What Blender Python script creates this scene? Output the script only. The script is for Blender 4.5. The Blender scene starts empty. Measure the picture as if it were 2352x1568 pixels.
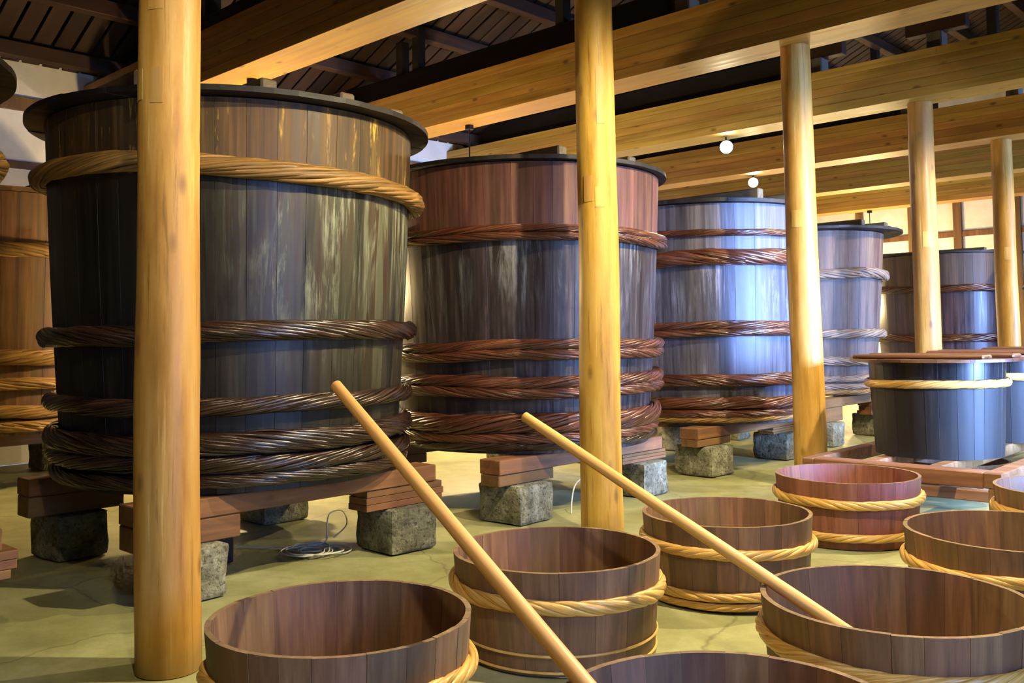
import bpy, bmesh, math, random
from mathutils import Vector, Matrix, noise
random.seed(7)
PI = math.pi
scene = bpy.context.scene
col = scene.collection

# ------------------------------------------------------------------ camera
def cam_axes(yaw, pitch, roll):
    f = Vector((math.sin(yaw)*math.cos(pitch), math.cos(yaw)*math.cos(pitch), math.sin(pitch)))
    r = Vector((math.cos(yaw), -math.sin(yaw), 0)); u = r.cross(f)
    c, s = math.cos(roll), math.sin(roll)
    return c*r+s*u, -s*r+c*u, f
_r, _u, _f = cam_axes(-0.75957, 0.051924, -0.0142)
cam_data = bpy.data.cameras.new('camera'); cam = bpy.data.objects.new('camera', cam_data); col.objects.link(cam)
cam_data.sensor_width = 36; cam_data.lens = 36*2136.1/2352
cam_data.shift_y = -124.9/2352
cam_data.clip_start = 0.05; cam_data.clip_end = 200
cam.matrix_world = Matrix(((_r.x, _u.x, -_f.x, 4.0145), (_r.y, _u.y, -_f.y, -1.9754), (_r.z, _u.z, -_f.z, 1.45), (0, 0, 0, 1)))
scene.camera = cam

# ------------------------------------------------------------------ world, exposure, large lights
w = bpy.data.worlds.new('world'); scene.world = w; w.use_nodes = True
w.node_tree.nodes['Background'].inputs[0].default_value = (0.40, 0.60, 1.0, 1)
w.node_tree.nodes['Background'].inputs[1].default_value = 0.6
scene.view_settings.view_transform = 'Standard'; scene.view_settings.look = 'None'
scene.view_settings.exposure = 0.15; scene.view_settings.gamma = 1.0
scene.view_settings.use_curve_mapping = False
scene.cycles.max_bounces = 5; scene.cycles.diffuse_bounces = 3; scene.cycles.glossy_bounces = 2
scene.cycles.use_adaptive_sampling = True; scene.cycles.adaptive_threshold = 0.08; scene.cycles.adaptive_min_samples = 14; scene.cycles.use_denoising = True; scene.cycles.sample_clamp_indirect = 4

SPACING = 3.128        # bay of the posts and beams, along +y
BEAM_Z = 4.148         # underside of the beams

def add_light(name, kind, loc, color, energy, **kw):
    d = bpy.data.lights.new(name, kind); d.color = color; d.energy = energy
    tgt = kw.pop('target', None)
    for k, v in kw.items(): setattr(d, k, v)
    o = bpy.data.objects.new(name, d); col.objects.link(o); o.location = loc
    if tgt is not None:
        o.rotation_euler = (Vector(tgt)-Vector(loc)).to_track_quat('-Z', 'Y').to_euler()
    return o
# daylight coming in through the windows of the right-hand wall (the windows are built below)
DAY = (0.25, 0.44, 1.0)
add_light('daylight', 'AREA', (6.84, 6.1, 1.75), DAY, 620, shape='RECTANGLE', size=2.2, size_y=2.3, target=(-0.7, 7.2, 0.7), spread=1.05)
add_light('daylight', 'AREA', (6.84, 13.6, 1.75), DAY, 600, shape='RECTANGLE', size=2.2, size_y=2.3, target=(0, 13.6, 0.6), spread=1.8)
add_light('daylight', 'AREA', (6.84, 0.4, 1.75), DAY, 55, shape='RECTANGLE', size=2.2, size_y=2.3, target=(0.0, 0.2, 0.1), spread=1.3)

# ------------------------------------------------------------------ material helpers
def rgb(r, g, b):
    def l(c):
        c /= 255
        return c/12.92 if c <= 0.04045 else ((c+0.055)/1.055)**2.4
    return (l(r), l(g), l(b), 1)

class NT:
    def __init__(s, name):
        s.m = bpy.data.materials.new(name); s.m.use_nodes = True; s.t = s.m.node_tree; s.n = s.t.nodes; s.l = s.t.links
        s.b = s.n['Principled BSDF']
    def node(s, kind, **kw):
        n = s.n.new(kind)
        for k, v in kw.items(): setattr(n, k, v)
        return n
    def val(s, sock, v):
        if hasattr(v, 'is_linked') or hasattr(v, 'links'): s.l.new(v, sock)
        else: sock.default_value = v
    def coord(s, scale, rot=(0, 0, 0), loc=(0, 0, 0), off=(37, 23, 19)):
        tc = s.node('ShaderNodeTexCoord'); mp = s.node('ShaderNodeMapping')
        mp.inputs['Scale'].default_value = scale; mp.inputs['Rotation'].default_value = rot
        oi = s.node('ShaderNodeObjectInfo')
        vm = s.node('ShaderNodeVectorMath', operation='MULTIPLY_ADD')
        cb = s.node('ShaderNodeCombineXYZ')
        for k in range(3): s.l.new(oi.outputs['Random'], cb.inputs[k])
        s.l.new(cb.outputs[0], vm.inputs[0]); vm.inputs[1].default_value = off
        s.l.new(tc.outputs['Object'], mp.inputs['Vector']); s.l.new(mp.outputs[0], vm.inputs[2])
        return vm.outputs[0]
    def noise(s, vec, scale=1, detail=5, rough=0.6, dist=0.0):
        n = s.node('ShaderNodeTexNoise'); s.l.new(vec, n.inputs['Vector'])
        n.inputs['Scale'].default_value = scale; n.inputs['Detail'].default_value = detail
        n.inputs['Roughness'].default_value = rough; n.inputs['Distortion'].default_value = dist
        return n.outputs['Fac']
    def ramp(s, fac, stops, interp='LINEAR'):
        r = s.node('ShaderNodeValToRGB'); s.l.new(fac, r.inputs[0]); e = r.color_ramp.elements
        r.color_ramp.interpolation = interp
        while len(e) < len(stops): e.new(0.5)
        for i, (p, c) in enumerate(stops):
            e[i].position = p; e[i].color = c if len(c) == 4 else (*c, 1)
        return r.outputs['Color']
    def gray(s, fac, a, b, lo=0.0, hi=1.0):
        m = s.node('ShaderNodeMapRange', clamp=True); s.l.new(fac, m.inputs[0])
        m.inputs[1].default_value = a; m.inputs[2].default_value = b; m.inputs[3].default_value = lo; m.inputs[4].default_value = hi
        return m.outputs[0]
    def mix(s, fac, a, b, mode='MIX'):
        m = s.node('ShaderNodeMix', data_type='RGBA', blend_type=mode)
        s.val(m.inputs[0], fac); s.val(m.inputs[6], a); s.val(m.inputs[7], b); return m.outputs[2]
    def math(s, op, a, b=0.0):
        m = s.node('ShaderNodeMath', operation=op); s.val(m.inputs[0], a); s.val(m.inputs[1], b); return m.outputs[0]
    def tint(s, colr, amount, hue=0.0):
        """vary brightness (and hue) from object to object"""
        oi = s.node('ShaderNodeObjectInfo'); h = s.node('ShaderNodeHueSaturation')
        s.l.new(s.gray(oi.outputs['Random'], 0, 1, 1-amount, 1+amount), h.inputs['Value'])
        r2 = s.math('FRACT', s.math('MULTIPLY', oi.outputs['Random'], 7.31))
        s.l.new(s.gray(r2, 0, 1, 0.5-hue, 0.5+hue), h.inputs['Hue'])
        s.l.new(colr, h.inputs['Color']); return h.outputs[0]
    def bump(s, h, strength=0.3, dist=0.01):
        b = s.node('ShaderNodeBump'); b.inputs['Strength'].default_value = strength; b.inputs['Distance'].default_value = dist
        s.l.new(h, b.inputs['Height']); s.l.new(b.outputs[0], s.b.inputs['Normal'])
    def z(s):
        tc = s.node('ShaderNodeTexCoord'); sp = s.node('ShaderNodeSeparateXYZ'); s.l.new(tc.outputs['Object'], sp.inputs[0]); return sp.outputs

def stretch(axis, s, k):
    v = [s, s, s]; v['xyz'.index(axis)] = s*k; return tuple(v)

def wood(name, stops, axis='z', scale=16, k=0.05, rough=(0.45, 0.7), var=0.2, hue=0.012, bump=0.25, coat=0.0, knots=0.0, blotch=None, spec=0.5):
    t = NT(name)
    v = t.coord(stretch(axis, scale, k)); f = t.noise(v, 1, 6, 0.62, 0.3)
    c = t.ramp(f, stops)
    v2 = t.coord(stretch(axis, 2.6, 0.35)); f2 = t.noise(v2, 1, 3, 0.5)
    c = t.mix(t.gray(f2, 0.35, 0.7, 0, 0.55), c, blotch or stops[0][1])
    if knots:
        v3 = t.coord(stretch(axis, 5.5, 0.45)); vo = t.node('ShaderNodeTexVoronoi', feature='F1'); t.l.new(v3, vo.inputs['Vector']); vo.inputs['Scale'].default_value = 1
        kf = t.gray(vo.outputs['Distance'], 0.05, 0.16, knots, 0)
        c = t.mix(kf, c, rgb(70, 42, 18))
    c = t.tint(c, var, hue); t.l.new(c, t.b.inputs['Base Color'])
    t.l.new(t.gray(f, 0.3, 0.7, rough[0], rough[1]), t.b.inputs['Roughness'])
    t.b.inputs['Coat Weight'].default_value = coat; t.b.inputs['Coat Roughness'].default_value = 0.25
    t.b.inputs['Specular IOR Level'].default_value = spec
    if bump: t.bump(f, bump, 0.006)
    return t.m

def log_mat():
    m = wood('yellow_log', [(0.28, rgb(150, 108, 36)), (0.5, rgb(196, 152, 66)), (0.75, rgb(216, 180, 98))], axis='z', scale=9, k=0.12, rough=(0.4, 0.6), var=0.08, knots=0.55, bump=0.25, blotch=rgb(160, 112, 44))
    t = NT.__new__(NT); t.m = m; t.t = m.node_tree; t.n = t.t.nodes; t.l = t.t.links; t.b = t.n['Principled BSDF']
    src = t.b.inputs['Base Color'].links[0].from_socket
    v = t.coord((30, 30, 1.2)); f = t.noise(v, 1, 6, 0.7, 0.4)          # dark smudges and pale scraped places
    c = t.mix(t.gray(f, 0.57, 0.70, 0, 0.65), src, rgb(96, 66, 26)); c = t.mix(t.gray(f, 0.40, 0.30, 0, 0.6), c, rgb(232, 200, 128))
    v2 = t.coord((5, 5, 5)); f2 = t.noise(v2, 1, 4, 0.6)
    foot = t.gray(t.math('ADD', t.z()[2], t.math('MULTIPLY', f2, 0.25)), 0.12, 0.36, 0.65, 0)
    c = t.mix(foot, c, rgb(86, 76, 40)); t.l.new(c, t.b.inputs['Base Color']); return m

def vat_wood(name, upper, lower, band, rough_low=(0.28, 0.5), rough_up=(0.45, 0.7), stain=None, stain_z=(0, 0), gold=None, side=False):
    """staves: bare upper band, dark lacquered below; vertical runs and streaks"""
    t = NT(name)
    v = t.coord((22, 22, 0.5), off=(0, 0, 3)); f = t.noise(v, 1, 6, 0.65, 0.25)
    vb = t.coord((4, 4, 1.2), off=(0, 0, 0)); fb = t.noise(vb, 1, 4, 0.6, 0.4)
    cu = t.ramp(f, upper); cl = t.ramp(f, lower)
    wide = t.noise(t.coord((6.5, 6.5, 0.22), off=(0, 0, 0)), 1, 4, 0.6, 0.3)      # broad vertical bands of tone
    if gold:
        gv = t.coord((20, 20, 2.2), off=(0, 0, 0)); gf = t.noise(gv, 1, 5, 0.7, 0.2)
        cu = t.mix(t.math('MULTIPLY', t.gray(gf, 0.56, 0.66), t.gray(fb, 0.45, 0.6)), cu, gold)
    z = t.z()[2]
    zz = t.math('ADD', z, t.math('MULTIPLY', fb, 0.02))
    msk = t.gray(zz, band-0.005, band+0.015)
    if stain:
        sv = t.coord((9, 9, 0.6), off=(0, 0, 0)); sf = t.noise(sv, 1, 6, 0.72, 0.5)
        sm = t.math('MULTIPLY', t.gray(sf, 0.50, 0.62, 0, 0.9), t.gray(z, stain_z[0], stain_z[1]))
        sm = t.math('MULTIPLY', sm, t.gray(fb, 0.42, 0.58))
        if side:      # broad reflection on the window side, put into the colour; stains follow it
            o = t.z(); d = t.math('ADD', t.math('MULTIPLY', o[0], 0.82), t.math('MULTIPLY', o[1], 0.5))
            painted_sheen = t.gray(t.math('ADD', d, t.math('MULTIPLY', fb, 0.7)), 0.75, 1.25)
            cl = t.mix(t.math('MULTIPLY', painted_sheen, t.gray(z, 0.7, 2.3, 0.05, 0.75)), cl, t.ramp(wide, [(0.34, rgb(34, 30, 20)), (0.44, rgb(84, 80, 56)), (0.52, rgb(70, 48, 24)), (0.58, rgb(104, 106, 82)), (0.68, rgb(66, 62, 60))])); sm = t.math('MULTIPLY', sm, painted_sheen)
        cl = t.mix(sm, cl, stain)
    c = t.mix(msk, cl, cu)
    hb = t.node('ShaderNodeHueSaturation'); t.l.new(c, hb.inputs['Color']); t.l.new(t.gray(wide, 0.33, 0.67, 0.62, 1.4), hb.inputs['Value']); t.l.new(t.gray(fb, 0.35, 0.65, 0.488, 0.512), hb.inputs['Hue']); c = hb.outputs[0]
    c = t.tint(c, 0.13, 0.008); t.l.new(c, t.b.inputs['Base Color'])
    r1 = t.gray(f, 0.3, 0.7, rough_low[0], rough_low[1]); r2 = t.gray(f, 0.3, 0.7, rough_up[0], rough_up[1])
    rm = t.node('ShaderNodeMix', data_type='FLOAT'); t.l.new(msk, rm.inputs[0]); t.l.new(r1, rm.inputs[2]); t.l.new(r2, rm.inputs[3])
    t.l.new(rm.outputs[0], t.b.inputs['Roughness'])
    t.b.inputs['Specular IOR Level'].default_value = 0.5
    t.bump(f, 0.14, 0.005)
    return t.m

M = {}
BLK, = (rgb(14, 11, 9),)
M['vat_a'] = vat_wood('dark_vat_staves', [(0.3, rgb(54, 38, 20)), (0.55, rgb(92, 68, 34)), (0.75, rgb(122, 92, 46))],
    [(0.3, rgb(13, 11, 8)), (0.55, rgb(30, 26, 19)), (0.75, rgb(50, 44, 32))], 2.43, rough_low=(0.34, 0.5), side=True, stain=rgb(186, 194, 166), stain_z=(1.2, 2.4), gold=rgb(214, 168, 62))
M['vat_b'] = vat_wood('redbrown_vat_staves', [(0.3, rgb(70, 40, 28)), (0.55, rgb(108, 68, 50)), (0.75, rgb(130, 88, 66))],
    [(0.3, rgb(30, 24, 22)), (0.55, rgb(60, 50, 46)), (0.75, rgb(92, 80, 74))], 2.26, stain=rgb(150, 150, 146), stain_z=(1.3, 2.3))
M['vat_c'] = vat_wood('bluish_vat_staves', [(0.3, rgb(70, 66, 70)), (0.55, rgb(104, 100, 106)), (0.75, rgb(140, 138, 146))],
    [(0.3, rgb(48, 46, 52)), (0.55, rgb(78, 76, 86)), (0.75, rgb(112, 110, 122))], 2.22, rough_low=(0.42, 0.58), rough_up=(0.45, 0.6), stain=rgb(168, 174, 190), stain_z=(1.2, 2.3))
M['vat_d'] = vat_wood('greybrown_vat_staves', [(0.3, rgb(92, 66, 50)), (0.55, rgb(128, 98, 78)), (0.75, rgb(156, 126, 104))],
    [(0.3, rgb(76, 62, 56)), (0.55, rgb(108, 92, 86)), (0.75, rgb(136, 120, 112))], 2.19, rough_low=(0.5, 0.7))
M['vat_e'] = vat_wood('plum_vat_staves', [(0.3, rgb(56, 42, 34)), (0.55, rgb(88, 68, 56)), (0.75, rgb(120, 92, 66))],
    [(0.3, rgb(34, 22, 24)), (0.55, rgb(66, 48, 52)), (0.75, rgb(94, 76, 84))], 2.12)
M['vat_f'] = vat_wood('orange_vat_staves', [(0.3, rgb(84, 54, 26)), (0.55, rgb(118, 78, 38)), (0.75, rgb(140, 96, 50))],
    [(0.3, rgb(76, 50, 26)), (0.55, rgb(108, 74, 38)), (0.75, rgb(130, 92, 50))], 2.34, rough_low=(0.5, 0.7))
M['tub'] = vat_wood('black_tub_staves', [(0.3, rgb(14, 12, 14)), (0.55, rgb(26, 23, 25)), (0.75, rgb(38, 34, 34))],
    [(0.3, rgb(9, 8, 8)), (0.55, rgb(19, 16, 15)), (0.75, rgb(32, 26, 23))], 1.0, rough_low=(0.52, 0.68), rough_up=(0.25, 0.4))
M['bucket'] = wood('bucket_staves', [(0.3, rgb(94, 68, 46)), (0.55, rgb(128, 96, 66)), (0.78, rgb(152, 118, 84))], scale=26, k=0.04, var=0.22, hue=0.012, rough=(0.5, 0.75), bump=0.3)
M['bucket_red'] = wood('reddish_bucket_staves', [(0.3, rgb(104, 58, 46)), (0.55, rgb(138, 84, 66)), (0.78, rgb(156, 104, 84))], scale=26, k=0.04, var=0.14, rough=(0.5, 0.75), bump=0.25)
M['lid'] = wood('dark_lid_wood', [(0.3, rgb(20, 16, 12)), (0.55, rgb(34, 27, 21)), (0.75, rgb(56, 46, 36))], axis='y', scale=12, rough=(0.45, 0.7))
M['batten'] = wood('batten_wood', [(0.3, rgb(86, 72, 52)), (0.55, rgb(130, 112, 84)), (0.75, rgb(156, 138, 108))], axis='x', scale=16, rough=(0.55, 0.75))
M['lid_tub'] = wood('brown_tub_lid_wood', [(0.3, rgb(62, 36, 22)), (0.55, rgb(100, 64, 40)), (0.75, rgb(130, 90, 60))], axis='x', scale=14, rough=(0.3, 0.5))
M['timber'] = wood('red_support_timber', [(0.3, rgb(88, 58, 30)), (0.55, rgb(130, 90, 48)), (0.75, rgb(156, 114, 66))], axis='y', scale=14, k=0.06, rough=(0.55, 0.8), knots=0.4)
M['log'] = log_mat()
M['log_patch'] = wood('pale_log_inlay', [(0.3, rgb(178, 138, 62)), (0.6, rgb(206, 168, 92))], axis='z', scale=18, k=0.06, rough=(0.4, 0.6), var=0.1)
M['glulam'] = wood('honey_glulam', [(0.28, rgb(134, 98, 32)), (0.52, rgb(174, 134, 54)), (0.75, rgb(196, 158, 74))], axis='x', scale=15, k=0.045, rough=(0.38, 0.6), var=0.1, knots=0.75, bump=0.12, blotch=rgb(150, 108, 46))
M['old_beam'] = wood('blackened_old_timber', [(0.3, rgb(18, 14, 11)), (0.6, rgb(38, 30, 24)), (0.8, rgb(54, 42, 32))], axis='x', scale=10, rough=(0.6, 0.85))
M['purlin'] = wood('brown_purlin', [(0.3, rgb(46, 29, 17)), (0.6, rgb(76, 50, 28)), (0.8, rgb(98, 68, 40))], axis='y', scale=10, rough=(0.6, 0.85))
M['roof_board'] = wood('brown_roof_board', [(0.3, rgb(38, 24, 15)), (0.6, rgb(64, 42, 26)), (0.8, rgb(84, 58, 36))], axis='x', scale=12, rough=(0.6, 0.85), var=0.3)
M['wall_timber'] = wood('wall_timber', [(0.3, rgb(80, 54, 30)), (0.6, rgb(124, 90, 52)), (0.8, rgb(146, 110, 68))], axis='z', scale=10, rough=(0.5, 0.75))
M['grey_wood'] = wood('weathered_grey_wood', [(0.3, rgb(92, 90, 82)), (0.6, rgb(136, 132, 122)), (0.8, rgb(160, 158, 148))], axis='z', scale=12, rough=(0.6, 0.8))
M['bench'] = wood('bench_wood', [(0.3, rgb(104, 70, 44)), (0.55, rgb(144, 104, 68)), (0.75, rgb(168, 130, 90))], axis='x', scale=16, rough=(0.4, 0.6), knots=0.4)
M['pole'] = wood('pale_pole_wood', [(0.3, rgb(192, 146, 74)), (0.55, rgb(218, 176, 100)), (0.75, rgb(234, 200, 130))], axis='z', scale=16, k=0.05, rough=(0.38, 0.55), var=0.05, knots=0.5)

def rope_mat(name, stops, rough, coat=0.0, var=0.45):
    """bamboo strips: fibres run along the strip (uv), every strip has its own tone"""
    t = NT(name); uv = t.node('ShaderNodeUVMap', uv_map='strip'); mp = t.node('ShaderNodeMapping'); mp.inputs['Scale'].default_value = (2.2, 3.0, 1)
    t.l.new(uv.outputs[0], mp.inputs[0]); f = t.noise(mp.outputs[0], 1.0, 5, 0.65, 0.2)
    mp2 = t.node('ShaderNodeMapping'); mp2.inputs['Scale'].default_value = (6, 0.6, 1); t.l.new(uv.outputs[0], mp2.inputs[0]); f2 = t.noise(mp2.outputs[0], 1.0, 4, 0.6)
    c = t.ramp(f, stops); at = t.node('ShaderNodeAttribute', attribute_name='tone')
    c = t.mix(t.gray(f2, 0.5, 0.72, 0, 0.6), c, stops[0][1])
    h = t.node('ShaderNodeHueSaturation'); t.l.new(c, h.inputs['Color']); t.l.new(t.gray(at.outputs['Fac'], 0, 1, 1-var, 1+var), h.inputs['Value'])
    t.l.new(h.outputs[0], t.b.inputs['Base Color'])
    t.l.new(t.gray(f, 0.3, 0.7, rough[0], rough[1]), t.b.inputs['Roughness'])
    t.b.inputs['Coat Weight'].default_value = coat; t.b.inputs['Coat Roughness'].default_value = 0.2
    t.bump(f, 0.25, 0.004); return t.m
M['bamboo'] = rope_mat('pale_bamboo_rope', [(0.3, rgb(158, 112, 46)), (0.5, rgb(204, 160, 80)), (0.7, rgb(230, 194, 122))], (0.28, 0.45), 0.1, 0.18)
M['rope_tan'] = rope_mat('tan_bamboo_rope', [(0.3, rgb(92, 66, 26)), (0.5, rgb(146, 108, 52)), (0.7, rgb(176, 138, 78))], (0.4, 0.6), 0, 0.3)
M['rope_dark'] = rope_mat('dark_bamboo_rope', [(0.3, rgb(20, 11, 7)), (0.5, rgb(44, 26, 17)), (0.7, rgb(74, 52, 34))], (0.2, 0.36), 0.35)
M['rope_red'] = rope_mat('redbrown_bamboo_rope', [(0.3, rgb(44, 19, 11)), (0.5, rgb(84, 44, 27)), (0.7, rgb(122, 76, 50))], (0.2, 0.36), 0.35)
M['rope_grey'] = rope_mat('greyish_bamboo_rope', [(0.3, rgb(92, 76, 64)), (0.5, rgb(140, 120, 104)), (0.7, rgb(172, 152, 136))], (0.4, 0.6), 0, 0.25)
M['end_grain'] = wood('worn_rim_end_grain', [(0.3, rgb(96, 74, 52)), (0.55, rgb(126, 102, 74)), (0.78, rgb(156, 130, 98))], scale=30, k=1, var=0.15, rough=(0.7, 0.85), bump=0.3)

def stone_mat():
    t = NT('pitted_stone'); v = t.coord((1, 1, 1)); f = t.noise(v, 9, 8, 0.7); f2 = t.noise(v, 38, 4, 0.6)
    c = t.ramp(f, [(0.3, rgb(72, 70, 52)), (0.55, rgb(128, 126, 104)), (0.72, rgb(168, 168, 148))])
    c = t.mix(t.gray(f2, 0.36, 0.46, 0.7, 0), c, rgb(48, 44, 32)); c = t.tint(c, 0.18)
    t.l.new(c, t.b.inputs['Base Color']); t.b.inputs['Roughness'].default_value = 0.9
    t.bump(t.math('ADD', f, t.math('MULTIPLY', f2, 0.8)), 0.8, 0.03); return t.m
M['stone'] = stone_mat()
def floor_mat():
    t = NT('worn_concrete'); v = t.coord((1, 1, 1)); f = t.noise(v, 0.9, 7, 0.62, 0.6); f2 = t.noise(v, 6, 6, 0.7); f3 = t.noise(v, 60, 3, 0.6)
    c = t.ramp(f, [(0.3, rgb(126, 126, 82)), (0.5, rgb(154, 154, 106)), (0.7, rgb(180, 180, 134))])
    c = t.mix(t.gray(f2, 0.42, 0.72, 0, 0.45), c, rgb(118, 114, 74))
    c = t.mix(t.gray(f3, 0.3, 0.7, 0, 0.12), c, rgb(70, 66, 46))
    vo = t.node('ShaderNodeTexVoronoi', feature='DISTANCE_TO_EDGE'); vo.inputs['Scale'].default_value = 0.33      # hairline cracks
    va = t.node('ShaderNodeVectorMath', operation='ADD'); t.l.new(v, va.inputs[0]); nz = t.node('ShaderNodeTexNoise'); t.l.new(v, nz.inputs['Vector']); nz.inputs['Scale'].default_value = 1.6; nz.inputs['Detail'].default_value = 5
    vs = t.node('ShaderNodeVectorMath', operation='SCALE'); t.l.new(nz.outputs['Color'], vs.inputs[0]); vs.inputs['Scale'].default_value = 0.5; t.l.new(vs.outputs[0], va.inputs[1]); t.l.new(va.outputs[0], vo.inputs['Vector'])
    c = t.mix(t.gray(vo.outputs['Distance'], 0.0, 0.004, 0.45, 0), c, rgb(66, 62, 42))
    t.l.new(c, t.b.inputs['Base Color'])
    t.l.new(t.gray(f, 0.3, 0.7, 0.45, 0.65), t.b.inputs['Roughness']); t.bump(f2, 0.12, 0.01); return t.m
M['floor'] = floor_mat()
def plaster_mat():
    t = NT('white_plaster'); v = t.coord((1, 1, 1)); f = t.noise(v, 3, 5, 0.6)
    t.l.new(t.ramp(f, [(0.3, rgb(216, 212, 196)), (0.7, rgb(236, 232, 220))]), t.b.inputs['Base Color']); t.b.inputs['Roughness'].default_value = 0.9
    return t.m
M['plaster'] = plaster_mat()
def plain(name, c, rough=0.5, metal=0.0, emit=None, es=0.0):
    t = NT(name); v = t.coord((1, 1, 1)); f = t.noise(v, 14, 3, 0.5)
    t.l.new(t.mix(t.gray(f, 0.3, 0.7, 0, 0.2), c, tuple(x*0.7 for x in c[:3])+(1,)), t.b.inputs['Base Color'])
    t.b.inputs['Roughness'].default_value = rough; t.b.inputs['Metallic'].default_value = metal
    if emit: t.b.inputs['Emission Color'].default_value = emit; t.b.inputs['Emission Strength'].default_value = es
    return t.m
M['black_metal'] = plain('black_metal', rgb(22, 22, 24), 0.35, 0.6)
M['cable'] = plain('white_cable', rgb(214, 214, 196), 0.5)
M['lamp_glow'] = plain('glowing_lamp_face', rgb(250, 250, 245), 0.3, 0, (1, 0.97, 0.88, 1), 60)
M['bulb_glow'] = plain('glowing_warm_bulb', rgb(250, 240, 220), 0.3, 0, (1, 0.72, 0.36, 1), 14)
M['pane'] = plain('frosted_pane', rgb(200, 215, 240), 0.3, 0, (0.35, 0.58, 1.0, 1), 1.0)

# ------------------------------------------------------------------ mesh helpers
def mesh_obj(name, verts, faces, mat, parent=None, smooth=False, sharp=None):
    me = bpy.data.meshes.new(name); me.from_pydata([tuple(v) for v in verts], [], faces); me.materials.append(M[mat] if isinstance(mat, str) else mat)
    if smooth:
        me.polygons.foreach_set('use_smooth', [True]*len(me.polygons))
        if sharp: me.set_sharp_from_angle(angle=math.radians(sharp))
    me.validate(); me.update()
    o = bpy.data.objects.new(name, me); col.objects.link(o)
    if parent: o.parent = parent
    return o
def bm_obj(name, bm, mat, parent=None, smooth=False, sharp=None):
    me = bpy.data.meshes.new(name); bm.normal_update(); bm.to_mesh(me); bm.free(); me.materials.append(M[mat] if isinstance(mat, str) else mat)
    if smooth:
        me.polygons.foreach_set('use_smooth', [True]*len(me.polygons))
        if sharp: me.set_sharp_from_angle(angle=math.radians(sharp))
    o = bpy.data.objects.new(name, me); col.objects.link(o)
    if parent: o.parent = parent
    return o
def box_bm(lo, hi, bev=0.006, bm=None, seg=1, jit=0.0):
    b = bmesh.new(); r = bmesh.ops.create_cube(b, size=1)
    for v in b.verts:
        v.co = Vector([(lo[i]+hi[i])/2+v.co[i]*(hi[i]-lo[i]) for i in range(3)])
        if jit: v.co += Vector([random.uniform(-jit, jit) for _ in range(3)])
    if bev: bmesh.ops.bevel(b, geom=list(b.edges), offset=bev, segments=seg, profile=0.5, affect='EDGES')
    return b
def box(name, lo, hi, mat, parent=None, bev=0.006, jit=0.0):
    """box with its origin at its own centre (so that object coordinates stay local)"""
    c = [(lo[i]+hi[i])/2 for i in range(3)]
    o = bm_obj(name, box_bm([lo[i]-c[i] for i in range(3)], [hi[i]-c[i] for i in range(3)], bev, jit=jit), mat, parent)
    o.location = c; return o
def tag(o, label, cat, group=None):
    o['label'] = label; o['category'] = cat
    if group: o['group'] = group
    return o
def structure(o): o['kind'] = 'structure'; return o
def empty(name, loc=(0, 0, 0), rz=0):
    o = bpy.data.objects.new(name, None); col.objects.link(o); o.location = loc; o.rotation_euler.z = rz
    o.empty_display_size = 0.2; return o
def tube(name, pts, rad, mat, parent=None, sides=8, smooth=True, cap=True):
    """swept tube; rad is a number or a list"""
    pts = [Vector(p) for p in pts]; n = len(pts); V = []; F = []
    rads = rad if isinstance(rad, (list, tuple)) else [rad]*n
    up = None
    for i, p in enumerate(pts):
        d = (pts[min(i+1, n-1)]-pts[max(i-1, 0)]).normalized()
        if up is None: up = d.orthogonal().normalized()
        up = (up-d*up.dot(d)).normalized(); s = d.cross(up)
        for k in range(sides):
            a = 2*PI*k/sides; V.append(p+(up*math.cos(a)+s*math.sin(a))*rads[i])
    for i in range(n-1):
        for k in range(sides):
            F.append((i*sides+k, i*sides+(k+1) % sides, (i+1)*sides+(k+1) % sides, (i+1)*sides+k))
    if cap: F.append(tuple(reversed(range(sides)))); F.append(tuple((n-1)*sides+k for k in range(sides)))
    return mesh_obj(name, V, F, mat, parent, smooth, 50)

# ------------------------------------------------------------------ cooperage
def staves(parent, n, prof, thick, mat, gap=0.0003, cham=0.0014, na=3, jr=0.0, jt=0.0, seed=0, name='stave', arch=0.0, rim=None):
    """prof: list of (z, outer radius) from bottom to top; every stave is an object of its own"""
    rnd = random.Random(seed); ws = [rnd.uniform(0.75, 1.25) for _ in range(n)]; tot = sum(ws); a = rnd.uniform(0, 1)
    for wgt in ws:
        da = wgt/tot*2*PI; a0, a1 = a, a+da; a = a1
        R0 = prof[-1][1]; g = gap/R0; c = cham/R0
        angs = [a0+g, a0+g+c]+[a0+(a1-a0)*(i+1)/(na+1) for i in range(na)]+[a1-g-c, a1-g]
        dr = rnd.uniform(-jr, jr); dtop = rnd.uniform(-jt, jt)
        V = []; F = []; m = len(angs); nz = len(prof)
        for inner in (0, 1):
            for zi, (z, R) in enumerate(prof):
                for k, an in enumerate(angs):
                    r = R+dr-(cham if k in (0, m-1) else 0)-(thick if inner else 0)
                    if inner and k in (0, m-1): r = R+dr-thick
                    zz = z+(dtop if zi == nz-1 else 0)
                    if zi == nz-1 and arch: zz -= arch*(1 if inner else 1)*(1 if k in (0, m-1) else 0)
                    V.append((r*math.cos(an), r*math.sin(an), zz))
        S = nz*m
        for zi in range(nz-1):
            for k in range(m-1):
                i = zi*m+k
                F.append((i, i+1, i+m+1, i+m)); F.append((S+i, S+i+m, S+i+m+1, S+i+1))
        for k in range(m-1):
            i = (nz-1)*m+k; F.append((i, i+1, S+i+1, S+i)); F.append((k, S+k, S+k+1, k+1))
        for zi in range(nz-1):
            i = zi*m; F.append((i, i+m, S+i+m, S+i)); i = zi*m+m-1; F.append((i, S+i, S+i+m, i+m))
        o = mesh_obj(name, V, F, mat, parent, True, 32)
        if rim:
            o.data.materials.append(M[rim]); zt = prof[-1][0]-0.01
            for p in o.data.polygons:
                if all(o.data.vertices[v].co.z > zt for v in p.vertices): p.material_index = 1
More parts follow.
